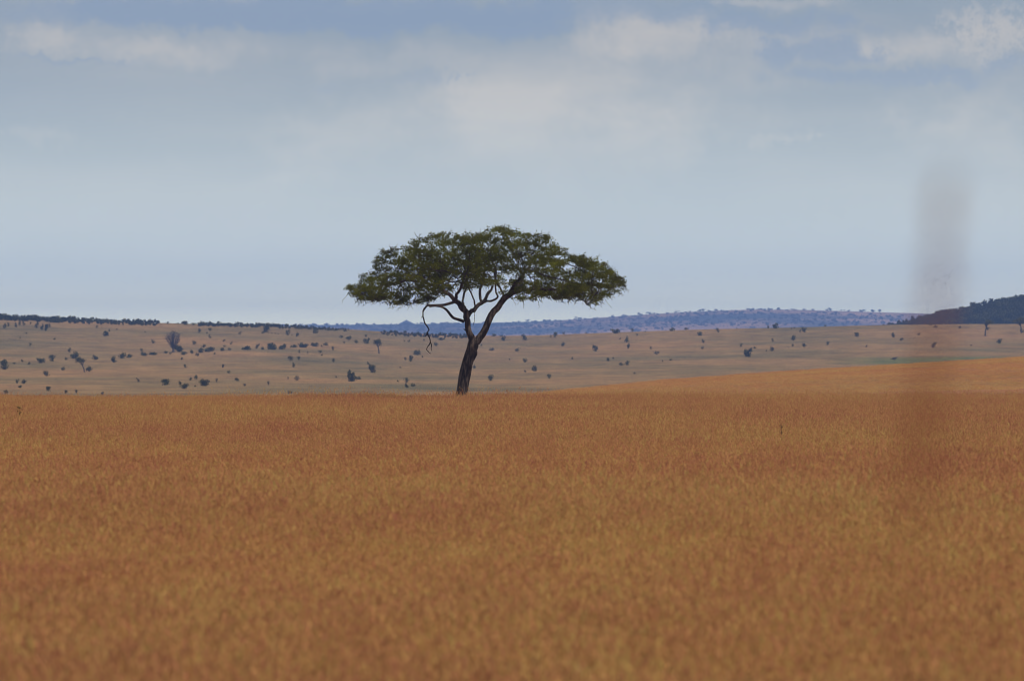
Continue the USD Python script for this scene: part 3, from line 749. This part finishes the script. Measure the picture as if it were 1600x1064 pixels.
    a1 = smooth_path(cp([684, 655, 630, 612, 600, 585, 560, 530, 505], [574, 564, 556, 538, 522, 508, 497, 494, 500], np.linspace(-.2, -1.0, 9)), 5)
    acc.tube(a1, np.linspace(8.5, 4.6, len(a1)) * px1, 9, seed=4, furrow=0.12)
    a2 = smooth_path(cp([640, 612, 570, 530, 500, 484], [470, 480, 490, 491, 491, 502], np.linspace(-.4, -1.0, 6)), 5)
    acc.tube(a2, np.linspace(8, 4.6, len(a2)) * px1, 9, seed=5, furrow=0.12)
    obj('branch', acc.mesh(), M_BARK, t, smooth=50, label='bent low branch arching to the left')
    acc = Acc()
    a3 = smooth_path(cp([488, 476, 469, 467, 474, 483, 496, 499, 495, 499, 505, 510, 506, 497, 491, 499, 510], [497, 508, 525, 548, 570, 584, 602, 618, 636, 652, 668, 680, 694, 706, 720, 731, 742], np.linspace(-1, -1.25, 17)), 1)
    a3[2:, 0] += rng.uniform(-0.045, 0.045, len(a3) - 2)
    acc.tube(a3, np.linspace(4.2, 1.8, len(a3)) * px1, 7, seed=6, furrow=0.15)
    acc.tube(cp([510, 516, 513, 518], [682, 698, 715, 728], -1.25), np.array([2.6, 2.4, 2.0, 1.2]) * px1, 5)
    acc.tube(cp([496, 488, 480], [636, 645, 655], [-1.15, -1.1, -1.05]), np.array([3, 2.6, 1.6]) * px1, 5)
    acc.tube(cp([484, 478, 470], [505, 512, 530], [-1.0, -1.0, -1.0]), np.array([4, 3, 2]) * px1, 5)
    acc.tube(cp([467, 463], [548, 556], [-1.05, -1.0]), np.array([2.5, 1.2]) * px1, 5)
    obj('hanging_branch', acc.mesh(), M_BARK, t, smooth=50, label='dead crooked branch hanging below the crown on the left')
    acc = Acc()
    acc.tube(cp([744, 737, 739, 733], [515, 535, 560, 595], 0.1), np.array([1.6, 1.3, 1.4, 1.0]) * px1, 4)
    obj('hanging_twig', acc.mesh(), M_BARK, t, smooth=50)

    # crown volume: skyline and underside as the study shows them
    TOPX = np.array([55, 100, 150, 200, 240, 300, 370, 430, 500, 600, 680, 750, 800, 850, 890, 950, 1040, 1120, 1150, 1220, 1260, 1340, 1410, 1450, 1490, 1512, 1528])
    TOPY = np.array([428, 376, 338, 300, 226, 190, 172, 140, 126, 112, 126, 132, 98, 80, 78, 106, 106, 128, 172, 208, 238, 246, 266, 300, 306, 310, 372])
    BOTX = np.array([55, 100, 150, 230, 260, 350, 440, 520, 600, 680, 760, 820, 880, 960, 1060, 1150, 1250, 1310, 1400, 1480, 1510, 1528])
    BOTY = np.array([436, 462, 470, 460, 490, 500, 476, 468, 432, 412, 398, 400, 392, 462, 468, 476, 468, 494, 486, 446, 420, 380])
    CX, RW = 790.0, 738.0
    DEP = 5.4                                      # half depth in metres

    def bounds(x, dep):
        q = np.clip(np.abs(dep) / DEP, 0, 0.999)
        dx = x - CX
        xr = CX + np.sign(dx) * np.sqrt(dx * dx + (q * RW * 0.60) ** 2)
        topy = np.interp(xr, TOPX, TOPY, left=999, right=999)
        boty = np.minimum(np.interp(x, BOTX, BOTY), np.interp(xr, BOTX, BOTY))
        return topy, boty                          # rows: top < bottom

    # foliage pads: flattened clumps, most of them near the upper surface
    pads = []
    tries = 0
    for x in np.r_[np.arange(110, 1430, 62), np.arange(790, 960, 40)]:       # the skyline's own tufts
        dep = rng.uniform(-1.0, 1.0)
        ty, by = bounds(x, 0.0)
        y = ty + rng.uniform(10, 26)
        if by - y > 14:
            pads.append((cp(x, y, dep), rng.uniform(30, 46) * px1, x, y, dep))
    while len(pads) < 275 and tries < 90000:
        tries += 1
        x = rng.uniform(60, 1525); dep = rng.uniform(-DEP, DEP)
        ty, by = bounds(x, dep)
        if by - ty < 16:
            continue
        q = rng.uniform(0, 1) ** 1.1
        y = ty + 8 + (by - ty - 14) * q
        inner = abs(x - CX) < 300 and abs(dep) < 2.5
        if inner and (y - ty) / (by - ty) > 0.7 and rng.uniform() < 0.6:
            continue
        r = rng.uniform(34, 62)
        c = cp(x, y, dep)
        if any(np.linalg.norm((c - p[0]) * [1, 0.8, 1.9]) < 0.46 + 0.006 * r for p in pads):
            continue
        pads.append((c, r * px1, x, y, dep))
    att = []
    for c, r, x, y, dep in pads:
        m = 46
        q = unit(rng.normal(size=(m, 3))) * rng.uniform(0, 1, (m, 1)) ** (1 / 3) * [r * 1.35, r * 1.35, r * 0.55] + c
        att.append(q)
    att = np.vstack(att)
    # keep inside the outline
    xs_ = (att[:, 0] / S + TX - 520) / 0.3; ys_ = (TBASE - att[:, 2] / S - 330) / 0.3
    ty, by = bounds(xs_, att[:, 1])
    ty = np.where(np.abs(att[:, 1]) < 1.6, np.interp(xs_, TOPX, TOPY, left=999, right=999), ty)
    att = att[(ys_ > ty - 10) & (ys_ < by + 4)]
    # space colonisation from the limbs
    nodes = np.array(nodes); parents = list(parents)
    step, kill, reach = 0.15, 0.19, 2.6
    alive = np.ones(len(att), bool)
    first_new = len(nodes)
    for it in range(140):
        if not alive.any():
            break
        tree = cKDTree(nodes)
        dd, ii = tree.query(att[alive])
        rch = reach if it > 8 else 4.0
        ok = dd < rch
        if not ok.any():
            break
        dirs = unit(att[alive][ok] - nodes[ii[ok]])
        grow = {}
        acc_d = np.zeros_like(nodes); np.add.at(acc_d, ii[ok], dirs)
        idx = np.unique(ii[ok])
        g = unit(acc_d[idx] + rng.normal(0, 0.25, (len(idx), 3)) * np.maximum(1, np.linalg.norm(acc_d[idx], axis=1, keepdims=True)) * 0.6)
        new = nodes[idx] + g * step
        parents.extend(idx.tolist())
        nodes = np.vstack([nodes, new])
        dn, _ = cKDTree(new).query(att[alive])
        al = np.where(alive)[0]
        alive[al[dn < kill]] = False
        if len(nodes) > 16000:
            break
    parents = np.array(parents)
    kids = [[] for _ in nodes]
    for i in range(first_new, len(nodes)):
        kids[parents[i]].append(i)
    # tips count -> radius
    tips = np.zeros(len(nodes))
    for i in range(len(nodes) - 1, first_new - 1, -1):
        if not kids[i]:
            tips[i] = 1
        tips[parents[i]] += tips[i]
    rad = 0.0068 * np.maximum(tips, 1) ** 0.43
    rad = np.minimum(rad, 0.10)
    tw = Acc()
    done = np.zeros(len(nodes), bool)
    depth_from_tip = np.zeros(len(nodes), int)
    for i in range(len(nodes) - 1, first_new - 1, -1):
        depth_from_tip[parents[i]] = max(depth_from_tip[parents[i]], depth_from_tip[i] + 1)
    for i in range(first_new, len(nodes)):
        if done[i]:
            continue
        chain = [parents[i], i]; done[i] = True
        while kids[chain[-1]]:
            nx = max(kids[chain[-1]], key=lambda q: tips[q])
            if done[nx]:
                break
            chain.append(nx); done[nx] = True
        rr = rad[chain].copy(); rr[0] = rr[1]
        rr[-1] *= 0.7
        tw.tube(nodes[chain], rr, 5 if rr[0] > 0.02 else 3)
    # bare twig ends round the skyline and hanging under the edges
    tipi = np.array([i for i in range(first_new, len(nodes)) if not kids[i]])
    for i in rng.choice(tipi, min(900, len(tipi)), replace=False):
        p = nodes[i]; d0 = unit(p - nodes[parents[i]])
        xs1 = (p[0] / S + TX - 520) / 0.3; ys1 = (TBASE - p[2] / S - 330) / 0.3
        ty, by = bounds(np.array(xs1), np.array(p[1]))
        up = 0.5 if ys1 - ty < 25 else -0.7 if by - ys1 < 40 else 0
        if up == 0 and rng.uniform() < 0.6:
            continue
        q1 = p + unit(d0 + rng.normal(0, .5, 3) + [0, 0, up]) * rng.uniform(0.1, 0.22)
        q2 = q1 + unit(d0 + rng.normal(0, .6, 3) + [0, 0, up]) * rng.uniform(0.08, 0.24)
        tw.tube([p, q1, q2], [0.013, 0.010, 0.007], 3)
        if rng.uniform() < 0.5:
            tw.tube([q1, q1 + unit(d0 + rng.normal(0, .9, 3)) * 0.15], [0.007, 0.005], 3)
    # fine zigzag twigs drooping from the underside
    lowt = []
    for i in tipi:
        p = nodes[i]
        xs1 = (p[0] / S + TX - 520) / 0.3; ys1 = (TBASE - p[2] / S - 330) / 0.3
        _, by = bounds(np.array(xs1), np.array(p[1]))
        if by - ys1 < 34 and not (740 < xs1 < 900 and ys1 > 385):
            lowt.append(i)
    for i in rng.choice(lowt, min(260, len(lowt)), replace=False):
        p = nodes[i]; out = unit(np.array([p[0] - 1.2, p[1], 0.0]))
        L_ = rng.uniform(0.12, 0.42) * (1.2 if abs(p[0]) > 2 else 0.7)
        pts = [p]
        for j in range(4):
            pts.append(pts[-1] + (np.array([0, 0, -0.55]) + out * 0.6 + rng.normal(0, 0.75, 3)) * L_ / 4)
        tw.tube(np.array(pts), [0.012, 0.011, 0.010, 0.008, 0.006], 3)
        for j in (1, 2, 3):
            if rng.uniform() < 0.6:
                tw.tube([pts[j], pts[j] + unit(rng.normal(size=3) + [0, 0, -0.5] + out * 0.5) * rng.uniform(0.06, 0.16)], [0.006, 0.004], 3)
    # the sprig on the very top
    tw.tube(cp([885, 891, 896], [100, 78, 60], 2.2), [0.02, 0.014, 0.008], 4)
    tw.tube(cp([891, 884, 880], [78, 70, 63], 2.2), [0.012, 0.009, 0.007], 3)
    tw.tube(cp([893, 902], [70, 64], 2.2), [0.012, 0.007], 3)
    tw.tube(cp([450, 440, 428, 424], [150, 134, 120, 106], 1.8), [0.02, 0.014, 0.012, 0.007], 4)
    tw.tube(cp([440, 452, 462], [134, 122, 116], 1.8), [0.012, 0.01, 0.006], 3)
    tw.tube(cp([306, 298, 292], [204, 190, 174], 0.6), [0.016, 0.012, 0.006], 3)
    obj('twigs', tw.mesh(), M_TWIG, t, kind='stuff')
    # leaves: small sprays along the young wood
    young = np.where((np.arange(len(nodes)) >= first_new) & (depth_from_tip <= 4))[0]
    lf = Acc()
    per = 13
    base = np.repeat(young, per)
    bare = meshkit.fbm(nodes[base] / 1.3, 2, 31)
    base = base[bare > rng.uniform(0.20, 0.42, len(base))]
    c = nodes[base] + rng.normal(0, 1, (len(base), 3)) * [0.085, 0.085, 0.055]
    a = unit(rng.normal(size=(len(c), 3)) * [1, 1, 0.7]) * rng.uniform(0.040, 0.085, (len(c), 1))
    b = unit(np.cross(a, rng.normal(size=(len(c), 3)))) * rng.uniform(0.018, 0.034, (len(c), 1))
    lf.quads(c, a, b)
    obj('crown', lf.mesh(), M_LEAF, t)
    print('tree nodes', len(nodes), 'leaves', len(c), 'pads', len(pads), 'att', len(att))


def hash_id(s):
    return sum((i + 3) * ord(c) for i, c in enumerate(s)) % 97


big_tree()

# ---------------------------------------------------------------- the grass
def grass_patch(seed, radius, stems, hmin, hmax, wide=1.0, red=0.5):
    """A patch of red oat grass: bent straws with hanging seed heads. tone: 0 = red seed head, 1 = pale straw."""
    rng = np.random.default_rng(seed)
    acc, tone = Acc(), []
    q = np.sqrt(rng.uniform(0, 1, stems)) * radius; ang = rng.uniform(0, 6.283, stems)
    ncl = 9
    cl = rng.normal(0, 0.5, (ncl, 2)) * radius
    k = rng.integers(0, ncl, stems)
    near = rng.uniform(size=stems) < 0.55
    bx = np.where(near, cl[k, 0] + rng.normal(0, .09, stems), q * np.cos(ang)); by = np.where(near, cl[k, 1] + rng.normal(0, .09, stems), q * np.sin(ang))
    for i in range(stems):
        h = rng.uniform(hmin, hmax) * (1 if rng.uniform() < 0.92 else rng.uniform(1.15, 1.45))
        leaf = rng.uniform() < 0.30
        a = rng.uniform(0, 6.283); lean = rng.uniform(0.03, 0.24) * h * (1.4 if leaf else 1)
        if leaf:
            h *= rng.uniform(0.45, 0.8)
        d = np.array([math.cos(a), math.sin(a), 0]); side = np.array([-math.sin(a + 0.9), math.cos(a + 0.9), 0])
        w = rng.uniform(0.0017, 0.0028) * wide * (1.5 if leaf else 1)
        p0 = np.array([bx[i], by[i], -0.03]); p1 = p0 + d * lean * 0.25 + [0, 0, h * 0.55]; p2 = p0 + d * lean + [0, 0, h]
        v = [p0 - side * w, p0 + side * w, p1 - side * w, p1 + side * w, p2 - side * w * 0.6, p2 + side * w * 0.6]
        acc.add(v, [[0, 1, 3], [0, 3, 2], [2, 3, 5], [2, 5, 4]])
        tone += [rng.uniform(0.30, 0.80)] * 6
        if not leaf:
            hl = rng.uniform(0.07, 0.17); hw = rng.uniform(0.004, 0.008) * (0.6 + 0.4 * wide)
            tn = rng.uniform(0.0, 0.28) if rng.uniform() < red else rng.uniform(0.3, 0.75)
            for j in range(3):
                ax = unit(np.array([rng.normal() * .22, rng.normal() * .22, 1.0]) + d * rng.uniform(0, 0.7)) * hl * rng.uniform(0.6, 1.0) * 0.5
                sd = unit(np.cross(ax, rng.normal(size=3))) * hw
                c = p2 + ax * rng.uniform(-0.6, 0.7) + d * rng.uniform(0, 0.02)
                acc.quads(np.array([c]), np.array([ax]), np.array([sd]))
                tone += [tn] * 4
    v, f = acc.mesh()
    return v, f, np.array(tone, np.float32)


def build_grass():
    rng = np.random.default_rng(77)
    path = '/World/grass'
    pi = UsdGeom.PointInstancer.Define(stage, path)
    tg = []
    specs = [(0.75, 165, .42, .80, 1.0, .55), (0.75, 165, .38, .72, 1.0, .30), (0.75, 165, .45, .88, 1.0, .75), (0.75, 150, .35, .65, 1.0, .15), (0.75, 170, .45, .78, 1.0, .45), (0.75, 160, .5, .92, 1.0, .60), (0.75, 150, .4, .75, 1.1, .5), (0.75, 150, .45, .82, 1.1, .4)]
    for k, (r, n, h0, h1, wd, red) in enumerate(specs):
        v, f, tone = grass_patch(500 + k, r, n, h0, h1, wd, red)
        m = usdkit.mesh(stage, f'{path}/prototypes/grass_patch_{k:03d}', (v, f), M_GRASS)
        UsdGeom.PrimvarsAPI(m).CreatePrimvar('tone', Sdf.ValueTypeNames.FloatArray, 'vertex').Set(Vt.FloatArray.FromNumpy(tone))
        tg.append(m.GetPath())
    pi.CreatePrototypesRel().SetTargets(tg)
    pts = []
    d = 9.0
    while d < 500:
        sp = 0.62 + 0.0018 * d
        half = 0.0655 * d + 4.0 + (6 if d < 60 else 0)
        xs = np.arange(-half, half, sp)
        xs = xs + rng.uniform(-0.4, 0.4, len(xs)) * sp
        ys = d + rng.uniform(-0.5, 0.5, len(xs)) * sp
        pts.append(np.stack([xs, ys], 1))
        d += sp * 0.9
    first = sum(len(q) for q in pts)
    d = 640.0
    while d < 1030:                      # thinner, larger tussocks on the far rise
        xs = np.arange(-5, 0.068 * d, 2.1)
        pts.append(np.stack([xs + rng.uniform(-1, 1, len(xs)), d + rng.uniform(-1.2, 1.2, len(xs))], 1))
        d += 3.2 if d < 960 else 1.6
    p = np.vstack(pts)
    z = ground_z(p[:, 0], p[:, 1])
    n = len(p)
    far = np.arange(n) >= first
    at_trunk = np.hypot(p[:, 0] - (TX - 800) / F * TREE_D, (p[:, 1] - TREE_D + 1.5) / 2) < 1.1
    big = meshkit.fbm(np.stack([p[:, 0] / 7, p[:, 1] / 16, 0 * z], -1), 3, 41)
    s = 0.58 + 0.42 * (big - 0.2) + rng.uniform(-0.09, 0.09, n)
    s = s * np.where(p[:, 1] < 30, 0.9, 1.0)
    s = np.where(far, 0.10 + 0.16 * rng.uniform(0, 1, n), s)
    s = np.where(at_trunk, s * rng.uniform(1.1, 1.75, n), s)
    kind = np.clip(((big - 0.5) * 2.2 + 0.5 + rng.normal(0, 0.35, n)), 0, 0.999)
    kind = np.clip(kind + np.clip(0.016 * p[:, 0], -0.35, 0.35), 0, 0.999)
    kind = np.where(far, rng.uniform(0.72, 0.999, n), kind)
    order = np.array([3, 1, 7, 4, 6, 0, 5, 2])
    pi.CreatePositionsAttr(Vt.Vec3fArray.FromNumpy(np.stack([p[:, 0], p[:, 1], z], 1).astype(np.float32)))
    pi.CreateScalesAttr(Vt.Vec3fArray.FromNumpy(np.stack([np.where(far, 1.8, 0.6 + 0.5 * s), np.where(far, 1.8, 0.6 + 0.5 * s), s], 1).astype(np.float32)))
    a = rng.uniform(0, 6.283, n)
    pi.CreateOrientationsAttr(Vt.QuathArray([Gf.Quath(float(math.cos(x / 2)), 0.0, 0.0, float(math.sin(x / 2))) for x in a]))
    pi.CreateProtoIndicesAttr(Vt.IntArray.FromNumpy(order[(kind * 8).astype(int)].astype(np.int32)))
    put(pi.GetPrim(), 'tall golden orange grass filling the plain in front of the tree', 'grass', None, 'stuff')
    print('grass patches', n)


build_grass()


# ---------------------------------------------------------------- single stalks in the grass
def stalk_near():
    """The tall seed head close to the lens, far out of focus."""
    rng = np.random.default_rng(3)
    D = 7.4
    s = D / F
    P_ = lambda x, y: np.array([(x - 800) * s, D, EYE + (HZ - y) * s])
    head_b, head_t = P_(1426, 860), P_(1482, 265)
    root = np.array([head_b[0] - 0.16, D, 0.0])
    t = empty('grass_stalk', root, label='tall blurred grass stalk with reddish seed head close to the camera at right', cat='grass stalk')
    st = Acc()
    st.tube(smooth_path([np.zeros(3) - [0, 0, .05], [0.05, 0.01, 1.0], [0.11, 0.0, 1.8], head_b - root, (head_b + head_t) / 2 - root, head_t - root], 5), np.linspace(0.0022, 0.0010, 26), 6)
    usdkit.mesh(stage, t + '/stem', st.mesh(), M_STALK)
    hd = Acc()
    n = 270
    u = rng.beta(1.7, 1.5, n)
    base = head_b + (head_t - head_b) * u[:, None] - root
    wid = 0.0070 * np.clip(1.25 - u, 0, 1) ** 0.7 * np.minimum(1, 0.35 + 3 * u) + 0.0012
    c = base + rng.normal(0, 1, (n, 3)) * [1, 1, 0.4] * wid[:, None]
    ax = unit(rng.normal(size=(n, 3)) * 0.35 + [0, 0, 1]) * rng.uniform(0.006, 0.011, (n, 1))
    bx = unit(np.cross(ax, rng.normal(size=(n, 3)))) * rng.uniform(0.0010, 0.0018, (n, 1))
    hd.quads(c, ax, bx)
    usdkit.mesh(stage, t + '/seed_head', hd.mesh(), M_STALK)
    for k in range(4):
        bl = Acc()
        a = rng.uniform(0, 6.28); L_ = rng.uniform(0.7, 1.2); d = np.array([math.cos(a), math.sin(a), 0]); sd = np.array([-math.sin(a), math.cos(a), 0]) * 0.005
        pp = [np.array([0.02, 0, 0.0]) + d * L_ * q ** 1.6 * 0.5 + [0, 0, L_ * (q - 0.35 * q * q)] for q in np.linspace(0, 1, 7)]
        v = np.array([x for q, p in enumerate(pp) for x in (p - sd * (1 - q / 7), p + sd * (1 - q / 7))])
        f = [x for q in range(6) for x in ([2 * q, 2 * q + 1, 2 * q + 3], [2 * q, 2 * q + 3, 2 * q + 2])]
        bl.add(v, f)
        obj('leaf', bl.mesh(), M_STALK, t)


M_STALK = two_tone('seed_head', [(0.3, (0.26, 0.095, 0.05)), (0.7, (0.42, 0.165, 0.085))], 30.0, translucent=0.3)
stalk_near()


def weed(x_px, y_px, h, label, material, seed, green=False, n=60):
    """A plant that overtops the grass: y_px is the row of its middle."""
    rng = np.random.default_rng(seed)
    d = (EYE - 0.52) / ((y_px - HZ) / F)
    X = (x_px - 800) / F * d
    t = empty('tall_weed', (X, d, float(ground_z(X, d))), label=label, cat='weed')
    st = Acc()
    st.tube([[0, 0, -.05], [0.01, 0, h * 0.5], [-0.01, 0, h]], [0.012, 0.010, 0.005], 5)
    usdkit.mesh(stage, t + '/stem', st.mesh(), material)
    lv = Acc()
    u = rng.uniform(0.35, 1, n)
    c = np.stack([rng.normal(0, .03, n), rng.normal(0, .03, n), u * h], 1) if not green else np.stack([rng.normal(0, .07, n), rng.normal(0, .07, n), u * h], 1)
    ax = unit(rng.normal(size=(n, 3)) * [.5, .5, 1]) * 0.04; bx = unit(np.cross(ax, rng.normal(size=(n, 3)))) * 0.012
    lv.quads(c, ax, bx)
    usdkit.mesh(stage, t + '/leaves', lv.mesh(), material)


weed(1221, 687, 0.85, 'dark dead weed stem sticking up from the grass right of centre', M_TWIG, 31, n=14)
weed(31, 646, 0.74, 'small green weed in the grass near the left edge', M_BUSH, 32, True)

# ---------------------------------------------------------------- haze
M_HAZE = mat('haze_air', {'v': ('principled_volume', {'color': (0.31, 0.49, 1.0), 'density': HAZE_DENSITY, 'anisotropy': 0.0})}, [], volume='v.volume')
hb = trimesh.creation.box(extents=(43000, 43000, 155))
hb.apply_translation((0, 0, 155 / 2 - 22))
obj('haze', hb, M_HAZE, kind='stuff', label='thin blue haze over the plain')
